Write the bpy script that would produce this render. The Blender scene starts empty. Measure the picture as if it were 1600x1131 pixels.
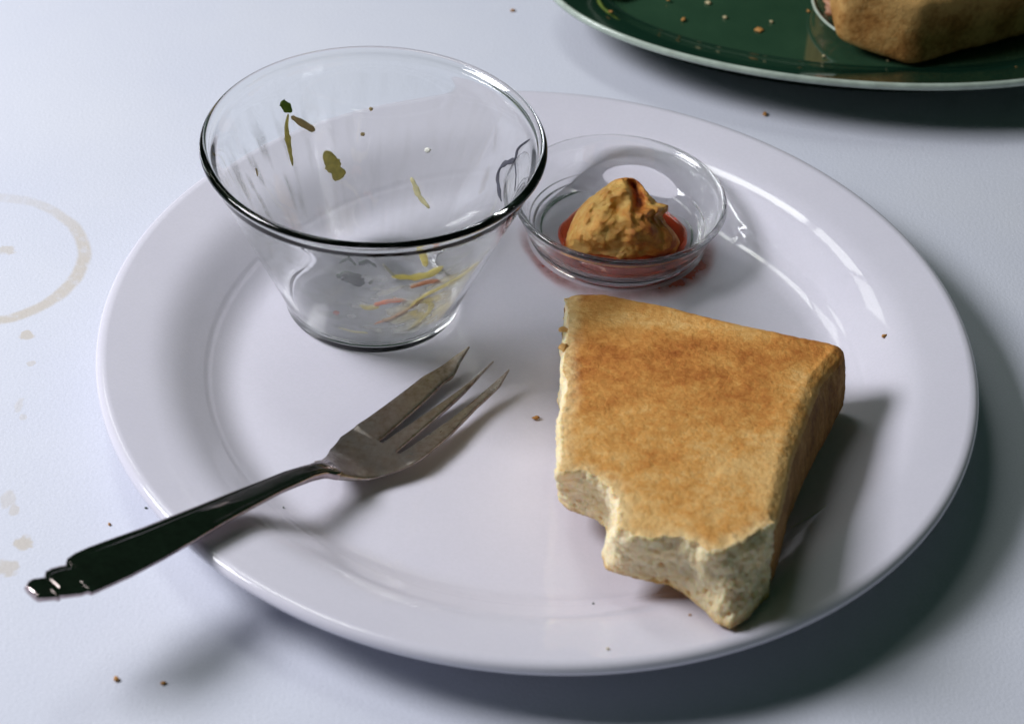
import bpy, bmesh, math, random
from math import radians, sin, cos, pi, sqrt, atan2, hypot
from mathutils import Vector, Matrix, noise
from mathutils.kdtree import KDTree

random.seed(7)
scene = bpy.context.scene
COL = scene.collection
MM = 0.001

# ------------------------------------------------------------------ camera
CAM = Vector((0.0, -0.498, 0.4388))
PITCH, YAW, ROLL, FPX = 0.7121, -0.0154, 0.0641, 3427.1     # focal length in pixels of a 1600 px wide frame
fw = Vector((sin(YAW)*cos(PITCH), cos(YAW)*cos(PITCH), -sin(PITCH)))
r0 = fw.cross(Vector((0, 0, 1))).normalized()
u0 = r0.cross(fw)
rt = cos(ROLL)*r0 + sin(ROLL)*u0
up = -sin(ROLL)*r0 + cos(ROLL)*u0
cd = bpy.data.cameras.new('camera')
cam = bpy.data.objects.new('camera', cd)
COL.objects.link(cam)
cam.matrix_world = Matrix(((rt.x, up.x, -fw.x, CAM.x), (rt.y, up.y, -fw.y, CAM.y), (rt.z, up.z, -fw.z, CAM.z), (0, 0, 0, 1)))
cd.sensor_width = 36
cd.lens = FPX/1600*36
cd.clip_start, cd.clip_end = 0.02, 50
cd.dof.use_dof = True
cd.dof.focus_distance = 0.665
cd.dof.aperture_fstop = 15
scene.camera = cam

# ------------------------------------------------------------------ room light: a dim room and a three-pane window up on the left behind the table
w = bpy.data.worlds.new('World')
scene.world = w
w.use_nodes = True
bg = w.node_tree.nodes['Background']
bg.inputs['Color'].default_value = (0.42, 1.0, 0.58, 1)
bg.inputs['Strength'].default_value = 0.028

def pane(az, el, az_w, el_w, dist, radiance, colour):    # one window pane facing the table: direction and angular size as seen from the plate
    em, am = radians(el), radians(az)
    wz = Vector((sin(am)*cos(em), cos(am)*cos(em), sin(em)))
    wx = Vector((0, 0, 1)).cross(wz).normalized()
    wy = wz.cross(wx)
    l = bpy.data.lights.new('window_pane', 'AREA')
    l.shape = 'RECTANGLE'
    l.size, l.size_y = 2*dist*math.tan(radians(az_w)/2), 2*dist*math.tan(radians(el_w)/2)
    l.energy = radiance*pi*l.size*l.size_y
    l.color = colour
    o = bpy.data.objects.new('window_pane', l)
    COL.objects.link(o)
    p = wz*dist
    o.matrix_world = Matrix(((wx.x, wy.x, wz.x, p.x), (wx.y, wy.y, wz.y, p.y), (wx.z, wy.z, wz.z, p.z), (0, 0, 0, 1)))
WC = (0.96, 0.965, 1.0)
# the big window on the left
pane(-90, 43, 22, 19, 1.0, 26.0, WC)
# the tall narrow window behind on the left, three panes
WB = (0.97, 1.0, 0.95)
pane(-38, 65.0, 8, 13.5, 1.3, 8.5, WB)
pane(-38, 52.9, 8, 8.5, 1.3, 5.0, WB)
pane(-38, 43.0, 8, 9.0, 1.3, 3.2, WB)

scene.view_settings.view_transform = 'Standard'
scene.view_settings.look = 'None'
scene.view_settings.exposure = 0
scene.view_settings.gamma = 1
cy_ = scene.cycles
cy_.max_bounces = 16
cy_.transmission_bounces = 14
cy_.glossy_bounces = 8
cy_.diffuse_bounces = 3
cy_.caustics_reflective = True
cy_.caustics_refractive = True
cy_.sample_clamp_indirect = 40
cy_.use_denoising = True

# ------------------------------------------------------------------ helpers
def ray(x, y):
    return (fw + rt*((x-800)/FPX) - up*((y-565.5)/FPX))
def at(x, y, z=0.0):                     # the place at height z (metres) that the photograph shows at pixel x, y
    d = ray(x, y)
    return CAM + d*((z-CAM.z)/d.z)

def tag(o, label=None, cat=None, group=None, kind=None):
    for k, v in (('label', label), ('category', cat), ('group', group), ('kind', kind)):
        if v: o[k] = v
    return o
def link(name, me, mat, parent=None):
    o = bpy.data.objects.new(name, me)
    COL.objects.link(o)
    if mat: 
        me.materials.clear(); me.materials.append(mat)
    if parent: o.parent = parent
    return o
def empty(name, loc):
    o = bpy.data.objects.new(name, None)
    COL.objects.link(o)
    o.location = loc
    o.empty_display_size = 0.01
    return o
def mesh_of(name, verts, faces, smooth=True, flatcaps=False):
    me = bpy.data.meshes.new(name)
    me.from_pydata([tuple(v) for v in verts], [], faces)
    bm = bmesh.new(); bm.from_mesh(me)
    bmesh.ops.recalc_face_normals(bm, faces=bm.faces)
    if flatcaps:
        for f in bm.faces:
            if len(f.verts) > 4:
                for e in f.edges: e.smooth = False
    bm.to_mesh(me); bm.free()
    if smooth:
        me.polygons.foreach_set('use_smooth', [len(p.vertices) <= 4 or not flatcaps for p in me.polygons])
    return me
def put(o, parent):                       # parent without moving
    o.parent = parent
    o.matrix_parent_inverse = parent.matrix_basis.inverted()
    return o

def crom(pts, n=6, closed=False):         # Catmull-Rom through 2D or 3D points
    out = []
    N = len(pts)
    P = [Vector(p) for p in pts]
    rng = range(N) if closed else range(N-1)
    for i in rng:
        a = P[(i-1) % N] if closed or i > 0 else P[i]
        b, c = P[i], P[(i+1) % N]
        d = P[(i+2) % N] if closed or i+2 < N else c
        for k in range(n):
            t = k/n
            out.append(0.5*((2*b) + (c-a)*t + (2*a-5*b+4*c-d)*t*t + (3*b-a-3*c+d)*t*t*t))
    if not closed: out.append(P[-1])
    return out
def lathe(name, prof, seg=160, closed=False, sx=1, sy=1):   # prof in mm (r, z); poles where r == 0
    verts, faces, idx = [], [], []
    for r, z in prof:
        if r < 1e-6:
            idx.append([len(verts)]); verts.append((0, 0, z*MM))
        else:
            row = []
            for k in range(seg):
                a = 2*pi*k/seg
                row.append(len(verts)); verts.append((r*MM*cos(a)*sx, r*MM*sin(a)*sy, z*MM))
            idx.append(row)
    n = len(idx)
    for i in range(n if closed else n-1):
        A, B = idx[i], idx[(i+1) % n]
        for k in range(seg):
            k2 = (k+1) % seg
            if len(A) == 1 and len(B) == 1: continue
            if len(A) == 1: faces.append((A[0], B[k], B[k2]))
            elif len(B) == 1: faces.append((A[k], B[0], A[k2]))
            else: faces.append((A[k], B[k], B[k2], A[k2]))
    return mesh_of(name, verts, faces)
def interp(tab, x):
    if x <= tab[0][0]: return tab[0][1]
    for (a, va), (b, vb) in zip(tab, tab[1:]):
        if x <= b: return va + (vb-va)*(x-a)/(b-a)
    return tab[-1][1]
def sstep(a, b, x):
    t = min(1, max(0, (x-a)/(b-a)))
    return t*t*(3-2*t)
def fbm(p, o=4):
    return noise.fractal(p, 1.0, 2.0, o)

# ------------------------------------------------------------------ materials
def new_mat(name):
    m = bpy.data.materials.new(name)
    m.use_nodes = True
    nt = m.node_tree
    return m, nt, nt.nodes['Principled BSDF']
def node(nt, kind, **kw):
    n = nt.nodes.new(kind)
    for k, v in kw.items():
        if k in n.inputs: n.inputs[k].default_value = v
        else: setattr(n, k, v)
    return n
def L(nt, a, b): nt.links.new(a, b)
def coord(nt):
    return nt.nodes.new('ShaderNodeTexCoord').outputs['Object']
def noise_tex(nt, co, scale, detail=4, rough=0.55, w=None):
    n = node(nt, 'ShaderNodeTexNoise', Scale=scale, Detail=detail, Roughness=rough)
    L(nt, co, n.inputs['Vector'])
    return n.outputs['Fac']
def ramp(nt, fac, stops):
    r = nt.nodes.new('ShaderNodeValToRGB')
    e = r.color_ramp.elements
    while len(e) > 1: e.remove(e[0])
    e[0].position, e[0].color = stops[0][0], (*stops[0][1], 1)
    for p, c in stops[1:]:
        k = e.new(p); k.color = (*c, 1)
    L(nt, fac, r.inputs['Fac'])
    return r.outputs['Color']
def math_(nt, op, a, b=None, clamp=False):
    n = nt.nodes.new('ShaderNodeMath'); n.operation = op; n.use_clamp = clamp
    for i, v in enumerate((a, b)):
        if v is None: continue
        if isinstance(v, (int, float)): n.inputs[i].default_value = v
        else: L(nt, v, n.inputs[i])
    return n.outputs[0]
def maprange(nt, v, a, b, c=0, d=1, smooth=True):
    n = nt.nodes.new('ShaderNodeMapRange')
    n.interpolation_type = 'SMOOTHSTEP' if smooth else 'LINEAR'
    L(nt, v, n.inputs['Value'])
    for k, x in (('From Min', a), ('From Max', b), ('To Min', c), ('To Max', d)): n.inputs[k].default_value = x
    return n.outputs['Result']
def mixc(nt, f, a, b):
    n = nt.nodes.new('ShaderNodeMix'); n.data_type = 'RGBA'
    if isinstance(f, (int, float)): n.inputs[0].default_value = f
    else: L(nt, f, n.inputs[0])
    for i, v in ((6, a), (7, b)):
        if isinstance(v, tuple): n.inputs[i].default_value = (*v, 1)
        else: L(nt, v, n.inputs[i])
    return n.outputs[2]
def bump(nt, bsdf, h, strength=0.3, dist=0.001):
    b = node(nt, 'ShaderNodeBump', Strength=strength, Distance=dist)
    L(nt, h, b.inputs['Height'])
    L(nt, b.outputs['Normal'], bsdf.inputs['Normal'])
    return b

def simple(name, colour, rough=0.5, var=0.25, scale=400, bumpy=0.2, spec=0.4, sss=0, trans=None, metal=0):
    m, nt, b = new_mat(name)
    co = coord(nt)
    f = noise_tex(nt, co, scale, 3)
    dark = tuple(c*(1-var) for c in colour); light = tuple(min(1, c*(1+var)) for c in colour)
    L(nt, ramp(nt, f, [(0.3, dark), (0.7, light)]), b.inputs['Base Color'])
    b.inputs['Roughness'].default_value = rough
    b.inputs['Specular IOR Level'].default_value = spec
    b.inputs['Metallic'].default_value = metal
    if sss:
        b.inputs['Subsurface Weight'].default_value = sss
        b.inputs['Subsurface Radius'].default_value = (1, .6, .3)
        b.inputs['Subsurface Scale'].default_value = 0.002
    if bumpy: bump(nt, b, f, bumpy, 0.0003)
    if trans:
        t = nt.nodes.new('ShaderNodeBsdfTranslucent'); t.inputs['Color'].default_value = (*light, 1)
        mx = nt.nodes.new('ShaderNodeMixShader'); mx.inputs[0].default_value = trans
        L(nt, b.outputs[0], mx.inputs[1]); L(nt, t.outputs[0], mx.inputs[2])
        L(nt, mx.outputs[0], nt.nodes['Material Output'].inputs['Surface'])
    return m

def m_cloth():
    m, nt, b = new_mat('white_tablecloth')
    co = coord(nt)
    big = noise_tex(nt, co, 14, 3)
    base = ramp(nt, big, [(0.3, (0.665, 0.685, 0.795)), (0.7, (0.705, 0.72, 0.81))])
    fine = noise_tex(nt, co, 1500, 2, 0.7)
    base = mixc(nt, maprange(nt, fine, 0.35, 0.65, 0, 0.26, False), base, (0.50, 0.53, 0.62))
    # the dried ring a cup left, and a few dried drips
    sep = nt.nodes.new('ShaderNodeSeparateXYZ'); L(nt, co, sep.inputs[0])
    wob = noise_tex(nt, co, 55, 3)
    wob2 = noise_tex(nt, co, 260, 3)
    def dist(cx, cy, sx=1, sy=1):
        a = math_(nt, 'MULTIPLY', math_(nt, 'SUBTRACT', sep.outputs[0], cx*MM), sx)
        c = math_(nt, 'MULTIPLY', math_(nt, 'SUBTRACT', sep.outputs[1], cy*MM), sy)
        return math_(nt, 'SQRT', math_(nt, 'ADD', math_(nt, 'MULTIPLY', a, a), math_(nt, 'MULTIPLY', c, c)))
    def ring(cx, cy, R, wd, amp):
        d = math_(nt, 'ADD', dist(cx, cy), math_(nt, 'MULTIPLY', math_(nt, 'SUBTRACT', wob, 0.5), amp*MM))
        e = math_(nt, 'ABSOLUTE', math_(nt, 'SUBTRACT', d, R*MM))
        return maprange(nt, e, wd*0.6*MM, wd*1.25*MM, 1, 0)
    r1 = ring(-178.8, 41.3, 32.2, 2.2, 3)
    # heavier on the side towards the plate, thin at the far side
    along = math_(nt, 'SUBTRACT', math_(nt, 'ADD', sep.outputs[0], 0.18), math_(nt, 'MULTIPLY', sep.outputs[1], 0.55))
    r1 = math_(nt, 'MULTIPLY', r1, maprange(nt, along, -0.04, 0.012, 0.35, 1.0))
    r1 = math_(nt, 'MULTIPLY', r1, maprange(nt, wob2, 0.25, 0.55, 0.45, 1.0))
    tot = math_(nt, 'MULTIPLY', r1, 0.62)
    for px, py, r, k, sx in ((12, 390, 3.0, .6, 1), (42, 524, 3.0, .75, 1), (48, 568, 1.2, .45, 1), (12, 780, 5, .4, 1.8), (22, 796, 3, .5, 1.5),
                             (36, 848, 3.4, .75, 1), (10, 886, 4, .65, 1), (30, 632, 4, .3, 2.6), (36, 652, 1.6, .35, 1)):
        p = at(px, py, 0)/MM
        d = math_(nt, 'ADD', dist(p.x, p.y, sx), math_(nt, 'MULTIPLY', math_(nt, 'SUBTRACT', wob2, 0.5), 5*MM))
        s = maprange(nt, d, r*0.62*MM, r*0.92*MM, 1, 0)
        tot = math_(nt, 'MAXIMUM', tot, math_(nt, 'MULTIPLY', s, k*0.8))
    # faint clean outline inside the ring: a brown edge of a dried puddle
    L(nt, mixc(nt, tot, base, (0.55, 0.47, 0.36)), b.inputs['Base Color'])
    b.inputs['Roughness'].default_value = 0.85
    b.inputs['Specular IOR Level'].default_value = 0.15
    weave = noise_tex(nt, co, 900, 3, 0.6)
    bump(nt, b, math_(nt, 'ADD', math_(nt, 'MULTIPLY', weave, 0.35), big), 0.35, 0.0012)
    return m
M_CLOTH = m_cloth()

def m_china():
    m, nt, b = new_mat('white_china')
    co = coord(nt)
    f = noise_tex(nt, co, 30, 4)
    c = ramp(nt, f, [(0.3, (0.675, 0.655, 0.755)), (0.7, (0.705, 0.685, 0.78))])
    g = noise_tex(nt, co, 1100, 2, 0.7)
    c = mixc(nt, maprange(nt, g, 0.35, 0.65, 0, 0.18, False), c, (0.56, 0.56, 0.62))
    L(nt, c, b.inputs['Base Color'])
    L(nt, maprange(nt, f, 0.2, 0.8, 0.035, 0.08, False), b.inputs['Roughness'])
    b.inputs['IOR'].default_value = 1.5
    n = noise_tex(nt, co, 160, 2)
    bump(nt, b, n, 0.05, 0.0006)
    return m
M_CHINA = m_china()

def m_glass(name, tint=(1, 1, 1), smear=0.0):
    m, nt, b = new_mat(name)
    b.inputs['Base Color'].default_value = (*tint, 1)
    b.inputs['Transmission Weight'].default_value = 1
    b.inputs['IOR'].default_value = 1.46
    b.inputs['Roughness'].default_value = 0.0
    if smear:
        co = coord(nt)
        f = noise_tex(nt, co, 90, 5)
        L(nt, maprange(nt, f, 0.56, 0.75, 0.0, smear), b.inputs['Roughness'])
    return m
M_GLASS = m_glass('clear_glass', (0.985, 0.995, 0.99))
M_GLASS_USED = m_glass('used_glass', (0.985, 0.995, 0.99), 0.14)

def m_sauce():
    m, nt, b = new_mat('red_sauce')
    b.inputs['Base Color'].default_value = (0.86, 0.17, 0.07, 1)
    b.inputs['Transmission Weight'].default_value = 0.85
    b.inputs['IOR'].default_value = 1.36
    b.inputs['Roughness'].default_value = 0.05
    return m
M_SAUCE = m_sauce()

def m_silver(name, tarnish, rough):
    m, nt, b = new_mat(name)
    co = coord(nt)
    f = noise_tex(nt, co, 130, 6, 0.65)
    g = noise_tex(nt, co, 520, 4, 0.6)
    s = math_(nt, 'ADD', math_(nt, 'MULTIPLY', f, 0.6), math_(nt, 'MULTIPLY', g, 0.4))
    c = ramp(nt, s, [(0.36, (0.22, 0.17, 0.14) if tarnish else (0.31, 0.25, 0.26)), (0.5, (0.34, 0.29, 0.265) if tarnish else (0.39, 0.32, 0.33)),
                     (0.62, (0.42, 0.38, 0.375) if tarnish else (0.47, 0.39, 0.40))])
    L(nt, c, b.inputs['Base Color'])
    b.inputs['Metallic'].default_value = 1
    L(nt, maprange(nt, s, 0.35, 0.65, rough*1.3, rough*0.8, False), b.inputs['Roughness'])
    bump(nt, b, g, 0.12 if tarnish else 0.02, 0.0002)
    return m
M_HANDLE = m_silver('dark_reflection_silver', False, 0.07)  # dark room reflection put into the colour, reddened against the green fill
M_HEAD = m_silver('tarnished_silver', True, 0.34)

def attr(nt, name):
    a = nt.nodes.new('ShaderNodeAttribute'); a.attribute_name = name
    return a.outputs['Fac']
def m_toast(name, kind):
    m, nt, b = new_mat(name)
    co = coord(nt)
    fine = noise_tex(nt, co, 900, 4, 0.65)
    mid = noise_tex(nt, co, 260, 5, 0.65)
    tone = attr(nt, 'tone')
    j = math_(nt, 'ADD', math_(nt, 'MULTIPLY', math_(nt, 'SUBTRACT', fine, 0.5), 0.55), math_(nt, 'MULTIPLY', math_(nt, 'SUBTRACT', mid, 0.5), 0.75))
    t = math_(nt, 'ADD', tone, j, True)
    pale = attr(nt, 'pale')
    if kind == 'face':
        c = ramp(nt, t, [(0.0, (0.74, 0.455, 0.175)), (0.3, (0.65, 0.325, 0.090)), (0.55, (0.555, 0.235, 0.056)), (0.8, (0.44, 0.155, 0.034)), (1.0, (0.29, 0.088, 0.018))])
        rough, bs = 0.75, 0.75
    elif kind == 'crust':
        c = ramp(nt, t, [(0.0, (0.60, 0.36, 0.13)), (0.4, (0.38, 0.18, 0.05)), (0.75, (0.19, 0.08, 0.022)), (1.0, (0.10, 0.04, 0.012))])
        rough, bs = 0.75, 0.5
    else:
        c = ramp(nt, t, [(0.0, (0.98, 0.79, 0.52)), (0.35, (0.95, 0.69, 0.38)), (0.7, (0.66, 0.38, 0.13)), (1.0, (0.38, 0.15, 0.04))])
        rough, bs = 0.9, 1.0
    if kind == 'face':
        pj = math_(nt, 'ADD', pale, math_(nt, 'MULTIPLY', math_(nt, 'SUBTRACT', mid, 0.5), math_(nt, 'MULTIPLY', pale, 2.2)), True)
        c = mixc(nt, pj, c, ramp(nt, fine, [(0.3, (0.74, 0.50, 0.22)), (0.7, (0.88, 0.68, 0.38))]))
    L(nt, c, b.inputs['Base Color'])
    b.inputs['Roughness'].default_value = rough
    b.inputs['Specular IOR Level'].default_value = 0.18
    b.inputs['Subsurface Weight'].default_value = 0.6 if kind == 'crumb' else 0.12
    b.inputs['Subsurface Radius'].default_value = (1.0, 0.55, 0.25)
    b.inputs['Subsurface Scale'].default_value = 0.004 if kind == 'crumb' else 0.0015
    bump(nt, b, math_(nt, 'ADD', fine, mid), bs, 0.0006)
    return m
M_TOAST = m_toast('toasted_bread', 'face')
M_CRUST = m_toast('bread_crust', 'crust')
M_CRUMB = m_toast('bread_crumb', 'crumb')

def m_platter(name, a, bcol):
    m, nt, b = new_mat(name)
    co = coord(nt)
    f = noise_tex(nt, co, 40, 4)
    L(nt, ramp(nt, f, [(0.3, a), (0.7, bcol)]), b.inputs['Base Color'])
    b.inputs['Roughness'].default_value = 0.08
    b.inputs['Coat Weight'].default_value = 0.5
    b.inputs['Coat Roughness'].default_value = 0.04
    return m
M_GREEN = m_platter('green_glaze', (0.019, 0.053, 0.029), (0.029, 0.073, 0.040))
M_SHADED_GREEN = m_platter('shaded_green', (0.006, 0.026, 0.016), (0.010, 0.036, 0.021))  # darker than the well: shade of the platter wall put into the green
M_EDGE = simple('pale_edge', (0.42, 0.49, 0.43), 0.2, 0.15, 200, 0.05, 0.5)

# ------------------------------------------------------------------ table
def table():
    n = 60
    verts, faces = [], []
    x0, x1, y0, y1 = -1.3, 1.3, -1.0, 1.3
    for j in range(n+1):
        for i in range(n+1):
            verts.append((x0+(x1-x0)*i/n, y0+(y1-y0)*j/n, 0))
    for j in range(n):
        for i in range(n):
            a = j*(n+1)+i
            faces.append((a, a+1, a+n+2, a+n+1))
    o = link('tablecloth', mesh_of('tablecloth', verts, faces), M_CLOTH)
    tag(o, 'white tablecloth with a dried beige cup ring and drips', kind='structure')
table()

# ------------------------------------------------------------------ plate
def plate_profile():
    f = lambda r: 0.66*sstep(86, 98, r) - 0.46*sstep(103, 117, r)
    tot = sum(f(82.25+0.5*k)*0.5 for k in range(90))
    zz, pts = 5.0, [(0, 5.0), (30, 5.0), (60, 5.0), (80, 5.0), (82, 5.0)]
    for k in range(90):                                      # the well wall sweeps up and flattens out into the rim
        zz += f(82.25+0.5*k)*0.5*15.4/tot
        r = 82.5+0.5*k
        pts.append((r, zz-(0.08 if abs(r-98) < 0.6 else 0)))
    return pts, zz
PT, PZ = plate_profile()
def plate_z(r):                                           # mm
    return interp(PT, r)
prof = list(PT)
for a in range(1, 9):
    t = a/9*pi
    prof.append((127.3+2.7*sin(t*0.98), PZ-2.3+2.3*cos(t)+0.25*sin(t)))
prof += [(126, PZ-5.0), (118, PZ-7.2), (108, PZ-11.2), (98, 3.2), (90, 1.6), (84, 1.2), (82.5, 0.2), (80, 0.05), (78, 0.2), (76.5, 1.4), (60, 1.6), (0, 1.6)]
o = link('dinner_plate', lathe('dinner_plate', prof, 224), M_CHINA)
tag(o, 'large round white china plate holding bowl, dish, fork and toast', 'plate')

# ------------------------------------------------------------------ glass bowl
FLOOR = 5.0
B = at(0, 0)*0 + Vector((-52.7, 30.0, 0))                 # mm
BZ = FLOOR + 0.05
bowl_out = [(0, 0.2), (12, 0.2), (22, 0.2), (25.4, 0.1), (26.5, 0.2), (27.1, 0.9), (27.4, 2.2), (27.7, 3.8), (28.5, 6.4), (31.3, 13.5), (35.6, 24), (41.0, 37.5), (45.9, 49.5), (48.5, 56.4), (49.4, 59.0), (50.3, 60.1), (50.95, 60.9), (51.1, 61.7), (50.8, 62.4), (50.15, 62.9), (49.4, 62.9), (48.75, 62.5), (48.4, 61.8), (48.3, 60.8), (47.8, 59.0)]
bowl_in = [(46.0, 55.5), (43.0, 47.8), (38.3, 35.8), (33.5, 23.8), (29.4, 13.8), (27.2, 8.4), (26.1, 5.4), (25.3, 4.0), (23.8, 3.1), (21, 2.7), (12, 2.5), (0, 2.5)]
BH = 0.955                                                  # the profile's height, scaled to the rim seen in the photograph
bowl_out = [(r, z*BH) for r, z in bowl_out]; bowl_in = [(r, z*BH) for r, z in bowl_in]
bp = crom(bowl_out + bowl_in, 4)
bp[-1] = Vector((0, bp[-1][1]))
bp = [(max(0, p[0]), p[1]+BZ) for p in bp]
bowl = link('glass_bowl', lathe('glass_bowl', bp, 192), M_GLASS_USED)
bowl.location = (B.x*MM, B.y*MM, 0)
tag(bowl, 'tall clear glass salad bowl with flared rim, emptied, at the plate back left', 'bowl')

# ------------------------------------------------------------------ sauce dish
D = Vector((22.4, 71.0, 0))
DS = 0.978
dish_out = [(0, 0.9), (14, 0.9), (24.0, 0.7), (26.0, 0.1), (27.6, 0.0), (28.5, 0.5), (28.9, 1.4), (28.9, 2.2), (29.5, 2.9), (30.2, 3.6), (30.3, 4.5), (31.0, 5.6), (32.2, 8.0), (33.3, 10.8), (34.0, 13.0), (34.7, 13.9), (35.3, 14.7), (35.4, 15.5), (34.9, 16.1), (34.1, 16.2), (33.3, 15.6), (32.6, 14.0)]
dish_in = [(31.6, 11.2), (30.3, 8.0), (28.6, 5.4), (25.6, 3.5), (20, 2.7), (10, 2.5), (0, 2.5)]
dp = crom(dish_out + dish_in, 4)
DZ = FLOOR + 0.05
dp = [(max(0, p[0]*DS), p[1]+DZ) for p in dp]
dp[-1] = (0, dp[-1][1])
dish = link('sauce_dish', lathe('sauce_dish', dp, 160), M_GLASS)
dish.location = (D.x*MM, D.y*MM, 0)
tag(dish, 'small shallow clear glass dish holding red sauce and a fried morsel', 'dish')
# the pool of sauce: fills the dish bottom
dish_tab = [(0, 2.5), (9.8, 2.5), (19.5, 2.7), (25.0, 3.5), (27.9, 5.4), (29.6, 8.0)]
sp = crom([(0, 0), (8, 0), (15.5, 0.0), (18.0, 0.3), (18.9, 1.0), (18.5, 1.7), (17.0, 2.2), (13, 2.5), (8, 2.6), (0, 2.6)], 3)
sp = [(max(0, p[0]), p[1]) for p in sp]
sp[-1] = (0, sp[-1][1]); sp[0] = (0, sp[0][1])
sme = lathe('sauce', sp, 96)
SO = Vector((2.0, -6.8, 0))
for v in sme.vertices:
    a = atan2(v.co.y, v.co.x)
    k = 1 + 0.07*noise.noise(Vector((cos(a)*1.3, sin(a)*1.3, 2))) + 0.03*noise.noise(Vector((cos(a)*4, sin(a)*4, 5)))
    v.co.x *= k*1.10; v.co.y *= k*1.06
    fl = interp(dish_tab, hypot(v.co.x/MM+SO.x, v.co.y/MM+SO.y)) + 0.12
    h = v.co.z/MM/2.6
    v.co.z = (fl + h*max(0.25, 7.0-fl))*MM
o = link('sauce', sme, M_SAUCE)
o.location = ((D.x+SO.x)*MM, (D.y+SO.y)*MM, DZ*MM)
tag(o, 'shallow pool of orange red sauce in the small glass dish', 'sauce')

# ------------------------------------------------------------------ fried morsel
def vattr(me, name, vals):
    a = me.attributes.new(name, 'FLOAT', 'POINT')
    a.data.foreach_set('value', vals)
def morsel():
    # outline of the lump as seen from the seat, given as angle and reach from its middle
    cxp, cyp = 973, 348
    out = [(886, 392), (884, 378), (890, 356), (898, 338), (912, 318), (930, 304), (946, 292), (962, 281), (976, 278), (990, 279), (1002, 289), (1010, 300), (1017, 308), (1026, 318),
           (1036, 319), (1044, 322), (1043, 330), (1034, 338), (1042, 352), (1054, 364), (1062, 380), (1056, 396), (1020, 408), (975, 412), (920, 406)]
    pol = sorted((atan2(-(y-cyp), x-cxp), hypot(x-cxp, y-cyp)) for x, y in out)
    pol = [(pol[-1][0]-2*pi, pol[-1][1])] + pol + [(pol[0][0]+2*pi, pol[0][1])]
    c = at(cxp, cyp, (DZ+11.0)*MM)
    dist = (c-CAM).dot(fw)
    k = dist/FPX                                            # metres per pixel at the lump
    bm = bmesh.new()
    bmesh.ops.create_icosphere(bm, subdivisions=6, radius=1)
    tone = []
    dc = Vector((D.x, D.y, 0))
    for v in bm.verts:
        d = v.co.normalized()                              # x right, y up in the picture, z towards the seat
        th = atan2(d.y, d.x); R = interp(pol, th)*k
        sp_ = sqrt(d.x*d.x+d.y*d.y)
        n1 = noise.noise(d*2.6+Vector((4, 1, 2))); n2 = noise.noise(d*6+Vector((1, 5, 2))); n3 = noise.noise(d*15); n4 = noise.noise(d*34)
        R *= 1 + 0.02*n3 + 0.012*n4
        px, py = R*d.x/max(sp_, 1e-5)*sp_**0.85, R*d.y/max(sp_, 1e-5)*sp_**0.85
        pz = 0.0125*d.z*(1+0.28*n1+0.14*n2+0.05*n3+0.025*n4)
        X, Y = px/k, py/k
        # the dark fold right of the peak, running down from the top, and a dimple left of it
        ln = 14 - 0.05*(Y-60)
        f = math.exp(-((X-ln-8*sin(Y*0.05))/9.0)**2)*sstep(0, 34, Y)*sstep(72, 58, Y)
        g = math.exp(-((X+12)/10.0)**2-((Y-18)/9.0)**2)
        pz -= (0.0062*f + 0.0022*g)*sstep(0, .4, d.z)
        p = c + rt*px + up*py - fw*pz
        q = p/MM - dc
        fl = DZ + interp(dish_tab, hypot(q.x, q.y)) + 0.25
        if p.z/MM < fl: p.z = fl*MM
        v.co = p - c
        low = sstep(-5, -42, Y)
        right = sstep(5, 60, X)*sstep(40, -10, Y)
        tone.append(0.12 + 0.85*f + 0.30*g + 0.36*n1 + 0.30*n2 + 0.22*n3 + 0.45*right + 0.15*low*(0.5+n2))
    me = bpy.data.meshes.new('fried_morsel')
    bm.to_mesh(me); bm.free()
    me.polygons.foreach_set('use_smooth', [True]*len(me.polygons))
    vattr(me, 'tone', tone)
    m, nt, b = new_mat('fried_batter')
    co = coord(nt)
    fine = noise_tex(nt, co, 800, 5, 0.65)
    t = math_(nt, 'ADD', attr(nt, 'tone'), math_(nt, 'MULTIPLY', math_(nt, 'SUBTRACT', fine, .5), .5), True)
    cr = ramp(nt, t, [(0, (0.90, 0.56, 0.17)), (0.3, (0.83, 0.39, 0.08)), (0.55, (0.66, 0.23, 0.04)), (0.78, (0.42, 0.085, 0.02)), (1, (0.17, 0.035, 0.012))])
    L(nt, cr, b.inputs['Base Color'])
    b.inputs['Roughness'].default_value = 0.5
    b.inputs['Subsurface Weight'].default_value = 0.10
    b.inputs['Subsurface Radius'].default_value = (1, 0.45, 0.15)
    b.inputs['Subsurface Scale'].default_value = 0.0025
    bump(nt, b, math_(nt, 'ADD', fine, noise_tex(nt, co, 330, 3, .6)), 0.6, 0.0009)
    o = link('fried_morsel', me, m)
    o.location = c
    tag(o, 'lumpy golden brown fried morsel sitting in the red sauce', 'food')
morsel()

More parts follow.
